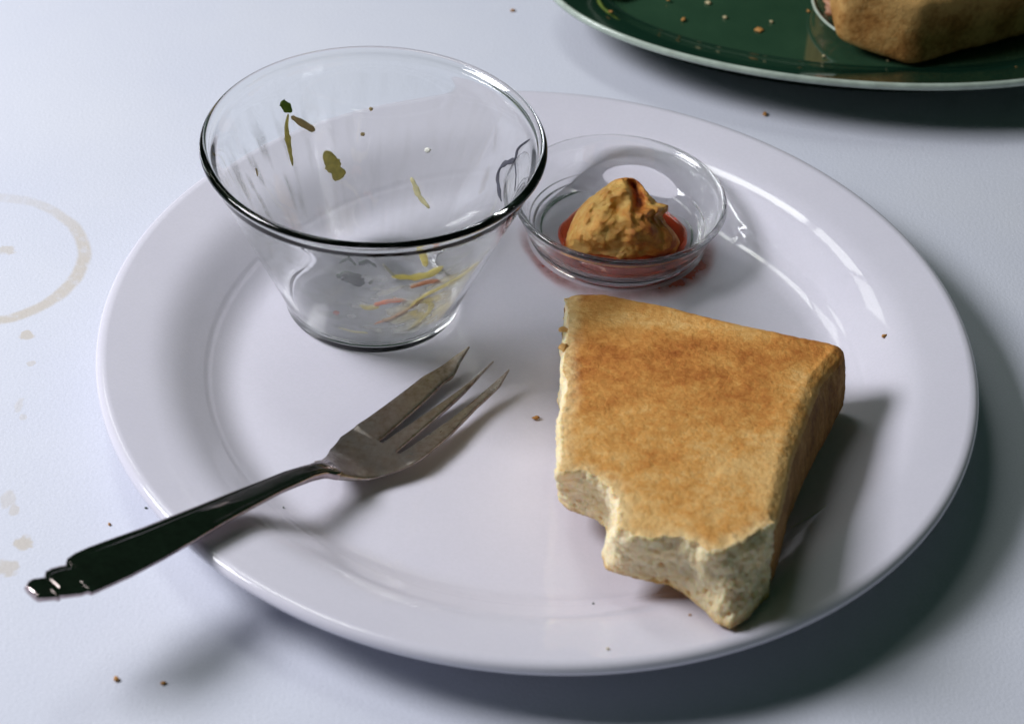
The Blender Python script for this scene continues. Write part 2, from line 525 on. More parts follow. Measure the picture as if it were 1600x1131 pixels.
# ------------------------------------------------------------------ toast
TS = 0.13
def on_plane(x, y, z0):                                   # point on the tilted slab plane z = z0 - TS*y  (mm), back edge low, front raised on the rim
    d = ray(x, y); c = CAM/MM
    t = (z0 - TS*c.y - c.z)/(d.z + TS*d.y)
    return c + d*t
ZB, ZT = 6.6, 30.2
def seg_resample(pts, n):
    ds = [0]
    for a, b in zip(pts, pts[1:]): ds.append(ds[-1]+(b-a).length)
    out = []
    for k in range(n):
        s = ds[-1]*k/n
        i = max(j for j in range(len(ds)) if ds[j] <= s+1e-9)
        i = min(i, len(pts)-2)
        f = (s-ds[i])/max(1e-9, ds[i+1]-ds[i])
        out.append(pts[i].lerp(pts[i+1], f))
    return out
def toast():
    Tpx = dict(
        back=[(884, 458), (900, 453), (942, 453), (994, 462), (1045, 473), (1137, 496), (1230, 516), (1296, 529)],
        corner=[(1296, 529), (1312, 534), (1319, 541), (1317, 550)],
        right=[(1317, 550), (1279, 590), (1257, 650), (1234, 717), (1222, 779), (1211, 818)],
        bite2=[(1211, 818), (1187, 838), (1161, 850), (1132, 864), (1106, 866), (1086, 853), (1056, 843), (1020, 846), (988, 842), (962, 832)],
        bite1=[(962, 832), (964, 806), (959, 783), (949, 763), (931, 748), (905, 738), (882, 740), (863, 742)],
        left=[(863, 742), (868, 715), (868, 660), (877, 610), (874, 560), (881, 500), (884, 458)])
    Bpx = dict(
        right=[(1316, 645), (1287, 703), (1251, 772), (1229, 824), (1219, 868), (1200, 932)],
        bite2=[(1200, 932), (1170, 968), (1142, 986), (1120, 976), (1104, 960), (1086, 944), (1065, 926), (1040, 914), (1000, 906), (972, 900), (945, 890), (938, 868)],
        bite1=[(938, 868), (948, 838), (945, 824), (934, 815), (912, 806), (885, 796), (872, 783)])
    T = {k: [on_plane(x, y, ZT) for x, y in v] for k, v in Tpx.items()}
    Bo = {k: [on_plane(x, y, ZB) for x, y in v] for k, v in Bpx.items()}
    drop = Vector((0, 0, ZB-ZT))
    c = T['corner'][2]+drop
    Bo['back'] = [p+drop+Vector((0, 1.5, 0)) for p in T['back']]
    Bo['corner'] = [Bo['back'][-1], Bo['right'][0].lerp(Bo['back'][-1], 0.35)+Vector((1.5, 1.0, 0)), Bo['right'][0]]
    Bo['left'] = [Bo['bite1'][-1].lerp(Bo['back'][0], k/8)+Vector((0.9*sin(k*2.1)*(0 < k < 8), 0, 0)) for k in range(9)]
    ns = dict(back=40, corner=12, right=50, bite2=70, bite1=44, left=50)
    order = ['back', 'corner', 'right', 'bite2', 'bite1', 'left']
    top, bot, lab = [], [], []
    for k in order:
        a = seg_resample(T[k], ns[k]); b = seg_resample(Bo[k], ns[k])
        top += a; bot += b; lab += [k]*ns[k]
    N = len(top)
    cen = sum(top, Vector())/N
    hard = [1.0 if l in ('back', 'corner', 'right') else 0.0 for l in lab]
    for _ in range(5): hard = [(hard[i-1]+hard[i]*2+hard[(i+1) % N])/4 for i in range(N)]
    NL = 14
    rings, kl = [], []
    for k in range(NL+1):
        h = k/NL                                           # 0 bottom .. 1 top
        row = []
        for i in range(N):
            p = bot[i].lerp(top[i], h)
            nxt = bot[(i+1) % N].lerp(top[(i+1) % N], h); prv = bot[i-1].lerp(top[i-1], h)
            t = (nxt-prv); n = Vector((t.y, -t.x, 0)).normalized()
            if n.dot(p-cen) < 0 and hard[i] > .5: n = -n
            hc = min(h, 1-h)*23.6
            rad = 3.2
            inset = rad-sqrt(max(0, rad*rad-max(0, rad-hc)**2))
            bulge = 0.9*sin(pi*h)
            if hard[i] > 0.02:
                p = p + n*hard[i]*(bulge - inset*0.9)
            if hard[i] < 0.98:
                # torn faces are hollowed between the two toasted skins
                rag = (0.7*noise.noise(p*0.33) + 0.3*noise.noise(p*0.8))*(1-hard[i])
                soft = 3.2*sstep(0.66, 1.0, h)**2*(1-hard[i])*(0.7+0.6*noise.noise(Vector((i*0.21, 3, 1)))) + rag
                hollow = soft + 1.6*sin(pi*min(1, h*1.15))*(1-hard[i])
                inn = (cen-p); inn.z = 0; inn.normalize()
                p = p + inn*hollow*0.6
            row.append(p)
        rings.append(row)
    verts = [p*MM for r in rings for p in r]
    faces = []
    for k in range(NL):
        for i in range(N):
            i2 = (i+1) % N
            faces.append((k*N+i, k*N+i2, (k+1)*N+i2, (k+1)*N+i))
    faces.append(tuple(range(N)))
    faces.append(tuple(NL*N+i for i in range(N)))
    me = mesh_of('toast_base', verts, faces)
    tmp = bpy.data.objects.new('tmp', me); COL.objects.link(tmp)
    rm = tmp.modifiers.new('r', 'REMESH'); rm.mode = 'VOXEL'; rm.voxel_size = 0.00060
    sm = tmp.modifiers.new('s', 'SMOOTH'); sm.factor = 0.5; sm.iterations = 4
    dg = bpy.context.evaluated_depsgraph_get()
    full = bpy.data.meshes.new_from_object(tmp.evaluated_get(dg))
    bpy.data.objects.remove(tmp)
    kd = KDTree(N*(NL+1))
    for j, v in enumerate(verts): kd.insert(v, j)
    kd.balance()
    co = [v.co.copy() for v in full.vertices]
    nor = [v.normal.copy() for v in full.vertices]
    bitekd = KDTree(N)
    for i in range(N): bitekd.insert(top[i]*MM if lab[i] in ('bite1', 'bite2', 'left') else Vector((9, 9, 9)), i)
    bitekd.balance()
    tone, zone, newco, pale = [], [], [], []
    crustset = ('back', 'corner', 'right')
    for p, n in zip(co, nor):
        _, j, dist = kd.find(p)
        k, i = divmod(j, N)
        h = k/NL
        l = lab[i]
        q = p/MM
        d = dist/MM
        ztop = ZT - TS*q.y; zbot = ZB - TS*q.y
        hh = (q.z-zbot)/(ztop-zbot)
        crusty = l in crustset
        side = abs(n.z) < (0.72 if crusty else 0.80) and d < 2.5
        e, pl_ = 0, 0.0
        if n.z > 0 and hh > 0.72 and not (side and not crusty):
            z_ = 'face' if not (side and hh < 0.86) else 'crust'
        elif side and crusty: z_ = 'crust'
        elif n.z < -0.5 and hh < 0.2: z_ = 'under'
        else: z_ = 'crumb'
        w3 = q*0.1
        if z_ == 'crumb':
            wq = q + Vector((noise.noise(q*.3), noise.noise(q*.3+Vector((7, 7, 7))), noise.noise(q*.3+Vector((3, 9, 1)))))*1.6
            f1, pt = noise.voronoi(wq*0.24)
            pit = sstep(0.34, 0.10, f1[0])*(0.3+0.7*(0.5+0.5*math.sin(pt[0].x*91.7+pt[0].y*47.3)))
            f2, pt2 = noise.voronoi(wq*0.62+Vector((9, 3, 1)))
            pit2 = sstep(0.36, 0.12, f2[0])
            e = -1.5*pit - 0.5*pit2 + 0.9*noise.noise(q*0.22) + 0.5*noise.noise(q*0.6) + 0.34*noise.noise(q*1.3) + 0.32*noise.noise(q*2.4)
            e *= 0.3+0.7*sstep(0.0, 0.16, hh)
            rim = sstep(0.16, 0.0, hh) + 0.8*sstep(0.93, 1.02, hh)
            t = 0.10 + 0.22*pit + 0.12*pit2 + 0.50*rim + 0.16*noise.noise(q*0.22)
        else:
            bd = bitekd.find(p)[2]/MM
            edge_rag = sstep(7.0, 0.5, bd + 1.6*noise.noise(q*0.35) + 0.8*noise.noise(q*0.9))
            e = 0.28*noise.noise(q*0.12) + 0.16*noise.noise(q*0.5) + 0.10*noise.noise(q*1.4) - 0.25*edge_rag + 0.45*edge_rag*noise.noise(q*0.7) + 0.3*edge_rag*noise.noise(q*1.5)
            if z_ == 'face':
                # browning: strongest across the middle and the far right corner, pale along the back rim, the right rim and the front
                u = (q.x-6)/82; v = -q.y/92
                bands = 0.30*noise.noise(Vector((q.x*0.028+2.2, q.y*0.05+0.4, 0.3))) + 0.20*noise.noise(Vector((q.x*0.09, q.y*0.12, 4))) + 0.16*noise.noise(q*0.35) + 0.14*noise.noise(q*0.8)
                t = 0.45 + bands
                t += 0.18*math.exp(-((u-.35)/.4)**2-((v-.30)/.22)**2) + 0.26*math.exp(-((u-.92)/.2)**2-((v-.10)/.15)**2) + 0.2*math.exp(-((u-.05)/.12)**2-((v-.38)/.10)**2)
                t -= 0.20*sstep(0.45, 0.8, v) + 0.25*math.exp(-((v-.02)/.07)**2)*sstep(.85, .5, u)
                t -= 0.26*math.exp(-((q.x-(86-0.24*(-q.y)))/9)**2)*sstep(.1, .3, v)
                t -= 0.10*edge_rag; pl_ = 0.85*edge_rag
            elif z_ == 'crust':
                t = 0.46 + 0.22*noise.noise(q*0.10) + 0.22*noise.noise(Vector((q.x*.55, q.y*.55, q.z*.10))) + 0.12*noise.noise(q*0.9) - 0.25*sstep(.80, .95, hh)*(1 if l == 'back' else .3)
            else:
                t = 0.5 + 0.3*noise.noise(q*0.1)
        newco.append(p + n*e*MM)
        tone.append(min(1, max(0, t))); zone.append(z_); pale.append(pl_)
    for v, c in zip(full.vertices, newco): v.co = c
    full.update()
    nrm = [v.normal.copy() for v in full.vertices]
    root = empty('toast', (48*MM, -45*MM, 0.012))
    tag(root, 'thick slice of golden toast with two bites taken, resting on the plate rim', 'toast')
    bpy.context.view_layer.update()
    groups = {'face': [], 'crust': [], 'crumb': [], 'under': []}
    for f in full.polygons:
        zs = [zone[i] for i in f.vertices]
        groups[max(set(zs), key=zs.count)].append(f)
    for g, nm, mt in (('face', 'toasted_top', M_TOAST), ('crust', 'crust', M_CRUST), ('crumb', 'bitten_crumb', M_CRUMB), ('under', 'toasted_underside', M_TOAST)):
        part_from(full, groups[g], nm, mt, root, nrm, tone, pale)
    return root
def part_from(full, polys, nm, mt, root, nrm, tone=None, pale=None):
    mp, vs, fs = {}, [], []
    for f in polys:
        row = []
        for i in f.vertices:
            if i not in mp: mp[i] = len(vs); vs.append(i)
            row.append(mp[i])
        fs.append(row)
    me = bpy.data.meshes.new(nm)
    me.from_pydata([tuple(full.vertices[i].co) for i in vs], [], fs)
    me.polygons.foreach_set('use_smooth', [True]*len(me.polygons))
    if tone: vattr(me, 'tone', [tone[i] for i in vs])
    if pale: vattr(me, 'pale', [pale[i] for i in vs])
    me.normals_split_custom_set_from_vertices([tuple(nrm[i]) for i in vs])
    o = link(nm, me, mt)
    put(o, root)
    return o
TOAST = toast()

# ------------------------------------------------------------------ fork
FA = Vector((-123.7, -126.3, 0)); FB = Vector((-13.5, -1.3, 0))
FU = (FB-FA).normalized(); FV = Vector((-FU.y, FU.x, 0))
FZ = crom([(0, 31.0), (25, 28.2), (50, 24.6), (72, 20.6), (86, 17.8), (94, 15.6), (100, 12.0), (105, 8.9), (110, 7.2), (116, 6.7), (130, 7.0), (145, 7.6), (156, 8.8), (168, 11.6)], 8)
FZ = [(p[0], p[1]) for p in FZ]
def fork_uv(x, y):
    z = 15.0
    for _ in range(30):
        p = at(x, y, z*MM)/MM - FA
        u, v = p.dot(FU), p.dot(FV)
        z = 0.5*z + 0.5*interp(FZ, u)
    return u, v
def bnd(pts):
    t = sorted(fork_uv(*p) for p in pts)
    return t
def fork_pt(u, v, dz):
    du = 0.5
    s = (interp(FZ, u+du)-interp(FZ, u-du))/(2*du)
    n = Vector((0, 0, 1)) - (FU*1.0)*s
    n.normalize()
    return FA + FU*u + FV*v + Vector((0, 0, interp(FZ, u))) + n*dz
def superloop(m, pw):
    out = []
    for k in range(m):
        a = 2*pi*k/m
        c, s = cos(a), sin(a)
        out.append((math.copysign(abs(c)**(2/pw), c), math.copysign(abs(s)**(2/pw), s)))
    return out
def loft_fork(us, hi, lo, th, dzf=None, m=40, pw=3.4, prof=None, grow=0.0, gr0=None):
    loop = superloop(m, pw)
    rings = []
    for u in us:
        a, b = interp(hi, u), interp(lo, u)
        c, hw = (a+b)/2, max(0.12, (a-b)/2 + (grow if not gr0 else gr0[2]+(grow-gr0[2])*sstep(gr0[0], gr0[1], u)))
        t = th(u)
        ring = []
        for x, y in loop:
            dz = y*t/2
            if prof and y > 0: dz += prof(u, x, hw)*(y**3 if y < 1 else 1)
            if dzf: dz += dzf(u, c + x*hw)
            ring.append(fork_pt(u, c + x*hw, dz)*MM)
        rings.append(ring)
    verts = [p for r in rings for p in r]
    faces = []
    for i in range(len(rings)-1):
        for k in range(m):
            k2 = (k+1) % m
            faces.append((i*m+k, i*m+k2, (i+1)*m+k2, (i+1)*m+k))
    faces.append(tuple(range(m))); faces.append(tuple((len(rings)-1)*m+k for k in range(m)))
    return verts, faces
def frange(a, b, n): return [a+(b-a)*k/(n-1) for k in range(n)]
def fork():
    root = empty('fork', (FA+FU*112)*MM + Vector((0, 0, 0.006)))
    tag(root, 'silver pastry fork with stepped handle end leaning over the plate rim', 'fork')
    bpy.context.view_layer.update()
    up_e = [(40, 918), (43, 911), (50, 906.5), (62, 905), (69, 904), (71, 894), (80, 889), (93, 885.5), (102, 884), (104.5, 874), (116, 866), (138, 856), (222, 825.5), (307, 792), (374, 765), (442, 739), (480, 729.5), (502, 724), (508, 717), (513, 706)]
    lo_e = [(40.5, 926), (46, 934), (56, 937.5), (87, 935), (91, 933), (95, 937), (128, 929), (138, 925), (143, 928), (163, 919), (205, 900), (256, 873), (307, 844), (357, 814), (398, 791.5), (442, 768), (490, 748), (512, 743), (530, 746)]
    hi, lo = bnd(up_e), bnd(lo_e)
    steps = [fork_uv(124, 899)[0], fork_uv(80, 914)[0]]
    def hprof(u, x, hw):                                   # raised border with a groove inside it along both long edges
        ax = abs(x)
        if u < 6 or u > 88: k = 0.3
        else: k = 1
        g = math.exp(-((ax-0.66)/0.07)**2)
        st = sum(math.exp(-((u-w_)/0.3)**2) for w_ in steps)
        return -0.14*st*sstep(0.2, 0.9, ax) + k*(-0.42*g - 0.16*(ax < 0.6)*(1-(ax/0.6)**2)*-1 - 0.9*sstep(0.74, 1.0, ax)*0.6)
    u0_, u1_ = fork_uv(39.6, 921)[0], 97.5
    us = sorted(set([u0_+0.04*k*k for k in range(8)] + frange(u0_+2.2, 30, 110) + frange(30.2, u1_, 90)))
    th = lambda u: 2.35*sqrt(max(0, 1-max(0, 1-(u-u0_)/0.4)**2))+0.45 - 0.5*sstep(20, 60, u) + 0.9*sstep(76, 92, u)
    V, F = loft_fork(us, hi, lo, th, m=72, pw=3.2, prof=hprof)
    put(link('handle', mesh_of('handle', V, F, flatcaps=True), M_HANDLE), root)
    # head: from the neck to the slot roots
    hi_h = bnd([(470, 731), (500, 722), (509, 714), (515, 703), (525, 694), (532, 685), (555, 669.5), (575, 656), (605, 635), (640, 609)])
    lo_h = bnd([(470, 757), (500, 747), (512, 743), (535, 747), (562, 750), (590, 751.5), (610, 749), (625, 745), (645, 737), (662, 727), (680, 713)])
    us = frange(94, 119.5, 44)
    dish = lambda u, v: 0.010*sstep(100, 112, u)*(v-0.5)**2
    V, F = loft_fork(us, hi_h, lo_h, lambda u: 2.7-1.2*sstep(95, 108, u), dzf=dish, m=64, pw=3.6, grow=0.0)
    put(link('head', mesh_of('head', V, F, flatcaps=True), M_HEAD), root)
    # the drop-shaped heel where the handle runs out on the head
    def tine(hi_px, lo_px, uend):
        h, l = bnd(hi_px), bnd(lo_px)
        us = frange(117.2, uend, 70)
        V, F = loft_fork(us, h, l, lambda u: 1.25+0.32*sstep(117.2, 119.2, u)-0.80*sstep(uend-16, uend, u), dzf=dish, m=32, pw=4.0, grow=0.12, gr0=(117.2, 119.6, -0.5))
        put(link('tine', mesh_of('tine', V, F, flatcaps=True), M_HEAD), root)
    e1 = fork_uv(733.7, 544)[0]
    tine([(575, 656.3), (605, 635), (640, 609), (662, 592), (690, 576), (702, 567), (712, 559), (733.7, 544)],
         [(560, 716), (587.5, 693.5), (625, 662), (667, 625), (695, 598), (707, 590.5), (711, 584), (720, 566), (733.7, 544)], e1)
    e2 = fork_uv(771, 565)[0]
    tine([(565, 717), (593.7, 696.5), (625, 675), (675, 641), (725, 606), (771, 565)],
         [(595, 731), (616, 712), (665, 669.5), (715, 625), (750, 587), (771, 565)], e2)
    e3 = fork_uv(796, 580)[0]
    tine([(600, 732), (622.5, 716.5), (662, 690), (712, 654), (762, 611), (796, 580)],
         [(610, 749), (625, 745.5), (645, 737), (662, 726.5), (700, 692.5), (745, 642), (782, 607), (796, 580)], e3)
fork()

# ------------------------------------------------------------------ salad scraps in the glass bowl
bin_tab = sorted((p[1]+BZ, p[0]) for p in [(46.4, 57*BH)] and [Vector((a, b)) for a, b in [(47.8, 59.0*BH)]+bowl_in])
def inside(p):
    r = hypot(p.x/MM-B.x, p.y/MM-B.y); z = p.z/MM
    if z > BZ+57 or z < BZ+2.9: return False
    return r < interp(bin_tab, z)
def bowl_hit(x, y, which):
    d = ray(x, y).normalized()
    t0 = (0.075-CAM.z)/d.z
    state, first, last = False, None, None
    for k in range(1400):
        p = CAM + d*(t0 + k*0.0001)
        s = inside(p)
        if s and not state and first is None: first = p
        if state and not s: last = p
        state = s
    p = (first or last) if which == 'near' else (last or first)
    if p is None:                                           # grazing: the closest point of the inner wall
        best = 9
        for k in range(1400):
            q = CAM + d*(t0 + k*0.0001); z = q.z/MM
            if BZ+3.2 < z < BZ+57:
                e = hypot(q.x/MM-B.x, q.y/MM-B.y)-interp(bin_tab, z)
                if e < best or p is None: best, p = e, q
    c = Vector((B.x*MM, B.y*MM, p.z))
    n = (c-p).normalized()
    if p.z/MM < BZ+4.0: n = Vector((0, 0, 1))
    else: n = (n*0.93 + Vector((0, 0, .37))).normalized()
    return p, n
def ribbon(name, px, width, thick, mat, which='far', hit=bowl_hit, wob=0.5, lift=0.25, taper=True):
    pts = [hit(x, y, which) for x, y in px]
    P = crom([p for p, n in pts], 5)
    n0 = sum((n for p, n in pts), Vector()).normalized()
    verts, faces, m = [], [], 10
    N = len(P)
    for i, p in enumerate(P):
        t = (P[min(i+1, N-1)]-P[max(i-1, 0)]).normalized()
        s = n0.cross(t).normalized(); nn = t.cross(s)
        f = i/(N-1)
        wd = interp([(0, width[0]), (0.5, width[1]), (1, width[2])], f)*(1+wob*noise.noise(p*420)+wob*.6*noise.noise(p*1300))
        if taper: wd *= min(1, 0.35+min(f, 1-f)*8)
        th = thick*min(1, 0.45+min(f, 1-f)*6)
        for k in range(m):
            a = 2*pi*k/m
            verts.append(p + nn*(lift*MM + th*0.5*MM) + s*cos(a)*wd*0.5*MM + nn*sin(a)*th*0.5*MM + nn*0.10*MM*noise.noise(p*700))
    for i in range(N-1):
        for k in range(m):
            k2 = (k+1) % m
            faces.append((i*m+k, i*m+k2, (i+1)*m+k2, (i+1)*m+k))
    faces.append(tuple(range(m))); faces.append(tuple((N-1)*m+k for k in range(m)))
    return mesh_of(name, verts, faces)
def centre_mesh(o):                                         # put the object's origin on its mesh
    me = o.data
    c = sum((v.co for v in me.vertices), Vector())/len(me.vertices)
    for v in me.vertices: v.co -= c
    o.location = c
    return o
M_LEAF = simple('dark_green_leaf', (0.24, 0.34, 0.07), 0.4, 0.5, 500, 0.2, 0.5, 0, 0.45)
M_SHRED = simple('olive_shred', (0.68, 0.62, 0.30), 0.4, 0.45, 500, 0.2, 0.5, 0, 0.55)
M_BROWN = simple('brown_shred', (0.64, 0.54, 0.34), 0.45, 0.3, 500, 0.2, 0.4, 0, 0.55)
M_PALE = simple('pale_cabbage', (0.82, 0.78, 0.55), 0.4, 0.2, 500, 0.2, 0.5, 0, 0.55)
M_HERB = simple('dark_herb', (0.018, 0.045, 0.02), 0.5, 0.6, 900, 0.6)
M_CARROT = simple('orange_carrot', (0.80, 0.32, 0.13), 0.4, 0.25, 500, 0.2, 0.5, 0, 0.5)
M_PINK = simple('pink_shred', (0.72, 0.42, 0.28), 0.4, 0.25, 500, 0.2, 0.5, 0, 0.5)
M_NEAR_BLACK = simple('near_black', (0.05, 0.05, 0.07), 0.35, 0.4, 500)
M_WHITE = simple('white_fleck', (0.72, 0.72, 0.66), 0.4, 0.1, 500)
M_RED = simple('red_orange_fleck', (0.55, 0.13, 0.03), 0.4, 0.2, 500)

def scrap(name, label, cat, px, width, thick, mat, which='far', group=None, **k):
    o = link(name, ribbon(name, px, width, thick, mat, which, **k), mat)
    centre_mesh(o)
    return tag(o, label, cat, group)
G = 'salad scraps left in the glass bowl'
scrap('leaf_tip', 'dark green pointed leaf tip high on the bowl left inner wall', 'salad scrap', [(438, 159), (447, 168), (455, 175)], (1.6, 3.2, 1.2), .5, M_LEAF, group=G)
scrap('vegetable_shred', 'long olive shred hanging straight down below the green leaf tip', 'salad scrap', [(449, 178), (446, 200), (450, 228), (456, 259)], (1.0, 1.9, 1.0), .6, M_SHRED, group=G)
scrap('vegetable_shred', 'brownish shred slanting right from below the leaf tip', 'salad scrap', [(454, 182), (470, 192), (491, 204)], (1.5, 1.9, 1.7), .6, M_BROWN, group=G)
scrap('lettuce_scrap', 'flat olive lettuce scrap in mid wall right of the hanging shred', 'salad scrap', [(507, 236), (514, 248), (522, 262), (533, 279)], (1.6, 5.2, 3.6), .5, M_SHRED, group=G)
scrap('food_fleck', 'tiny brown fleck at the bowl left below the leaf tip', 'salad scrap', [(398, 263), (401, 276)], (0.6, .9, .9), .4, M_BROWN, group=G)
scrap('food_fleck', 'upper of two grey specks high on the bowl back wall', 'salad scrap', [(577, 168), (582, 172)], (1, 1.2, 1), .4, M_BROWN, group=G)
scrap('food_fleck', 'lower of two grey specks on the bowl back wall', 'salad scrap', [(563, 209), (570, 210)], (1, 1.3, 1), .4, M_BROWN, group=G)
scrap('food_fleck', 'small white fleck on the bowl inner back wall', 'salad scrap', [(664, 235), (674, 234)], (1, 1.7, 1), .5, M_WHITE, group=G)
scrap('vegetable_shred', 'pale bent shred low on the back wall below the white fleck', 'salad scrap', [(643, 277), (650, 291), (656, 306), (672, 325)], (1.0, 2.0, 1.4), .6, M_PALE, group=G)
scrap('dark_line', 'curled dark line on the bowl right inner wall', 'salad scrap', [(830, 218), (812, 233), (806, 250), (788, 258), (780, 274), (781, 292), (785, 315)], (0.7, 2.0, 1.3), .5, M_NEAR_BLACK, group=G, wob=.7)  # thin near-black ribbon along the right inner wall
scrap('dark_line', 'thin straight dark line beside the curled one', 'salad scrap', [(806, 252), (808, 275), (806, 300)], (0.8, .7, .5), .3, M_NEAR_BLACK, group=G)
scrap('herb_leaf', 'dark green chopped herb lump low in the bowl front', 'salad scrap', [(528, 430), (540, 427), (552, 434), (562, 444)], (4, 7.0, 2.4), 1.2, M_HERB, 'near', group=G, wob=.9)
scrap('herb_leaf', 'thin dark herb shred above left of the herb lump', 'salad scrap', [(531, 408), (545, 402), (556, 411)], (.7, 1.0, .7), .5, M_HERB, 'near', group=G, wob=.8)
scrap('herb_leaf', 'dark herb shred above right of the herb lump', 'salad scrap', [(562, 410), (574, 406), (588, 413)], (1, 2.0, .8), .5, M_HERB, 'near', group=G, wob=.8)
scrap('food_fleck', 'tiny dark fleck right of the herb lump', 'salad scrap', [(577, 440), (582, 434)], (1, 1.2, .8), .4, M_HERB, 'near', group=G)
scrap('food_fleck', 'round red orange fleck low on the bowl front wall', 'salad scrap', [(522, 484), (530, 488)], (1.7, 2.2, 1.7), .6, M_RED, 'near', group=G)
scrap('carrot_shred', 'orange carrot shred lying level at the bowl bottom', 'salad scrap', [(585, 474), (605, 469), (632, 466)], (1.6, 2.2, 2.0), .8, M_CARROT, 'near', group=G)
scrap('vegetable_shred', 'olive shred joined to the left end of the carrot shred', 'salad scrap', [(562, 474), (576, 478), (592, 476)], (1.2, 2.6, 1.6), .6, M_SHRED, 'near', group=G)
scrap('carrot_shred', 'thin pink carrot shred rising to the right along the bowl front', 'salad scrap', [(585, 503), (610, 494), (640, 477), (660, 462)], (.8, 1.3, 1.0), .5, M_PINK, 'near', group=G)
scrap('vegetable_shred', 'long olive stalk slanting up the bowl right front wall', 'salad scrap', [(640, 476), (665, 458), (700, 440), (728, 422), (745, 405)], (1.6, 2.2, 1.0), .8, M_SHRED, 'near', group=G)
scrap('vegetable_shred', 'curved olive peel at the bowl front right below the long stalk', 'salad scrap', [(635, 512), (652, 500), (668, 484), (672, 473), (662, 466)], (1.4, 2.0, 1.2), .5, M_PALE, 'near', group=G)
scrap('vegetable_shred', 'broad olive leaf strip across the bowl right front', 'salad scrap', [(612, 428), (640, 430), (668, 426), (690, 412)], (1.6, 4.2, 2.4), .7, M_SHRED, 'near', group=G)
scrap('carrot_shred', 'rusty shred under the broad olive leaf strip', 'salad scrap', [(640, 446), (665, 438), (685, 436)], (1.6, 2.8, 1.8), .7, M_PINK, 'near', group=G)
scrap('vegetable_shred', 'upright green shred above the broad olive strip', 'salad scrap', [(652, 382), (660, 396), (664, 412)], (1.0, 2.4, 1.4), .6, M_SHRED, 'near', group=G)
scrap('cabbage_shred', 'white cabbage sliver pointing down left of the broad strip', 'salad scrap', [(598, 409), (606, 418), (616, 428)], (.6, 1.0, .6), .5, M_WHITE, 'near', group=G)
scrap('vegetable_shred', 'small olive scrap under the rim at the bowl right end', 'salad scrap', [(783, 350), (790, 343), (794, 338)], (1.2, 1.8, 1.2), .5, M_SHRED, 'near', group=G)
scrap('food_fleck', 'small pinkish fleck below the bowl front rim', 'salad scrap', [(677, 380), (683, 382)], (1.4, 1.8, 1.2), .4, M_PINK, 'near', group=G)
scrap('cabbage_shred', 'pale film of cabbage curving along the bowl front bottom', 'salad scrap', [(530, 508), (550, 514), (575, 517)], (.8, 1.4, .8), .35, M_PALE, 'near', group=G)

# thin film of dressing left on the inside of the bowl
def film_mat(name, ca, cb):
    m, nt, b = new_mat(name)
    co = coord(nt)
    f = noise_tex(nt, co, 300, 4, 0.6)
    L(nt, mixc(nt, attr(nt, 'hue'), ca, cb), b.inputs['Base Color'])
    b.inputs['Roughness'].default_value = 0.35
    t = nt.nodes.new('ShaderNodeBsdfTranslucent'); L(nt, mixc(nt, attr(nt, 'hue'), ca, cb), t.inputs['Color'])
    mx = nt.nodes.new('ShaderNodeMixShader'); mx.inputs[0].default_value = 0.6
    L(nt, b.outputs[0], mx.inputs[1]); L(nt, t.outputs[0], mx.inputs[2])
    tr = nt.nodes.new('ShaderNodeBsdfTransparent')
    m2 = nt.nodes.new('ShaderNodeMixShader')
    al = math_(nt, 'MULTIPLY', attr(nt, 'cover'), maprange(nt, f, 0.3, 0.7, 0.55, 1.2, False), True)
    L(nt, al, m2.inputs[0]); L(nt, tr.outputs[0], m2.inputs[1]); L(nt, mx.outputs[0], m2.inputs[2])
    L(nt, m2.outputs[0], nt.nodes['Material Output'].inputs['Surface'])
    return m
def dressing():
    na, nz = 260, 70
    verts, faces, cover, hue = [], [], [], []
    for j in range(nz+1):
        z = BZ + 5.0 + 48*j/nz
        for i in range(na):
            a = 2*pi*i/na
            r = interp(bin_tab, z) - 0.14
            verts.append((r*cos(a)*MM, r*sin(a)*MM, z*MM))
            deg = math.degrees(a); deg = deg-360 if deg > 180 else deg
            zz = z-BZ
            front = math.exp(-((deg+48)/30)**2)*sstep(6, 12, zz)*sstep(46, 24, zz)
            frontall = math.exp(-((deg+75)/60)**2)*sstep(6, 14, zz)*sstep(54, 40, zz)
            left = math.exp(-(((deg if deg > 0 else deg+360)-165)/34)**2)*sstep(12, 24, zz)*sstep(52, 40, zz)
            s1 = noise.noise(Vector((cos(a)*4, sin(a)*4, zz*0.24+3)))+0.5*noise.noise(Vector((cos(a)*9, sin(a)*9, zz*0.5)))
            s2 = noise.noise(Vector((cos(a)*14, sin(a)*14, zz*0.06+8)))+0.5*noise.noise(Vector((cos(a)*30, sin(a)*30, zz*0.12)))
            c = front*(0.45+0.65*sstep(-0.25, 0.4, s1)) + frontall*(0.06+0.32*sstep(-0.1, 0.5, s1)) + left*(0.04+0.45*sstep(0.05, 0.55, s2)) + 0.05*sstep(-.1, .5, s2)
            cover.append(min(0.85, c))
            hue.append(min(1, max(0, front*1.6*(0.5+noise.noise(Vector((cos(a)*3+4, sin(a)*3, zz*0.12)))))))
    for j in range(nz):
        for i in range(na):
            i2 = (i+1) % na
            faces.append((j*na+i, j*na+i2, (j+1)*na+i2, (j+1)*na+i))
    me = mesh_of('dressing_film', verts, faces)
    vattr(me, 'cover', cover); vattr(me, 'hue', hue)
    o = link('dressing_film', me, film_mat('dressing_film', (0.62, 0.61, 0.58), (0.55, 0.44, 0.17)))
    o.location = (B.x*MM, B.y*MM, 0)
    tag(o, 'thin streaky film of salad dressing smeared over the bowl inner wall', 'dressing')
dressing()
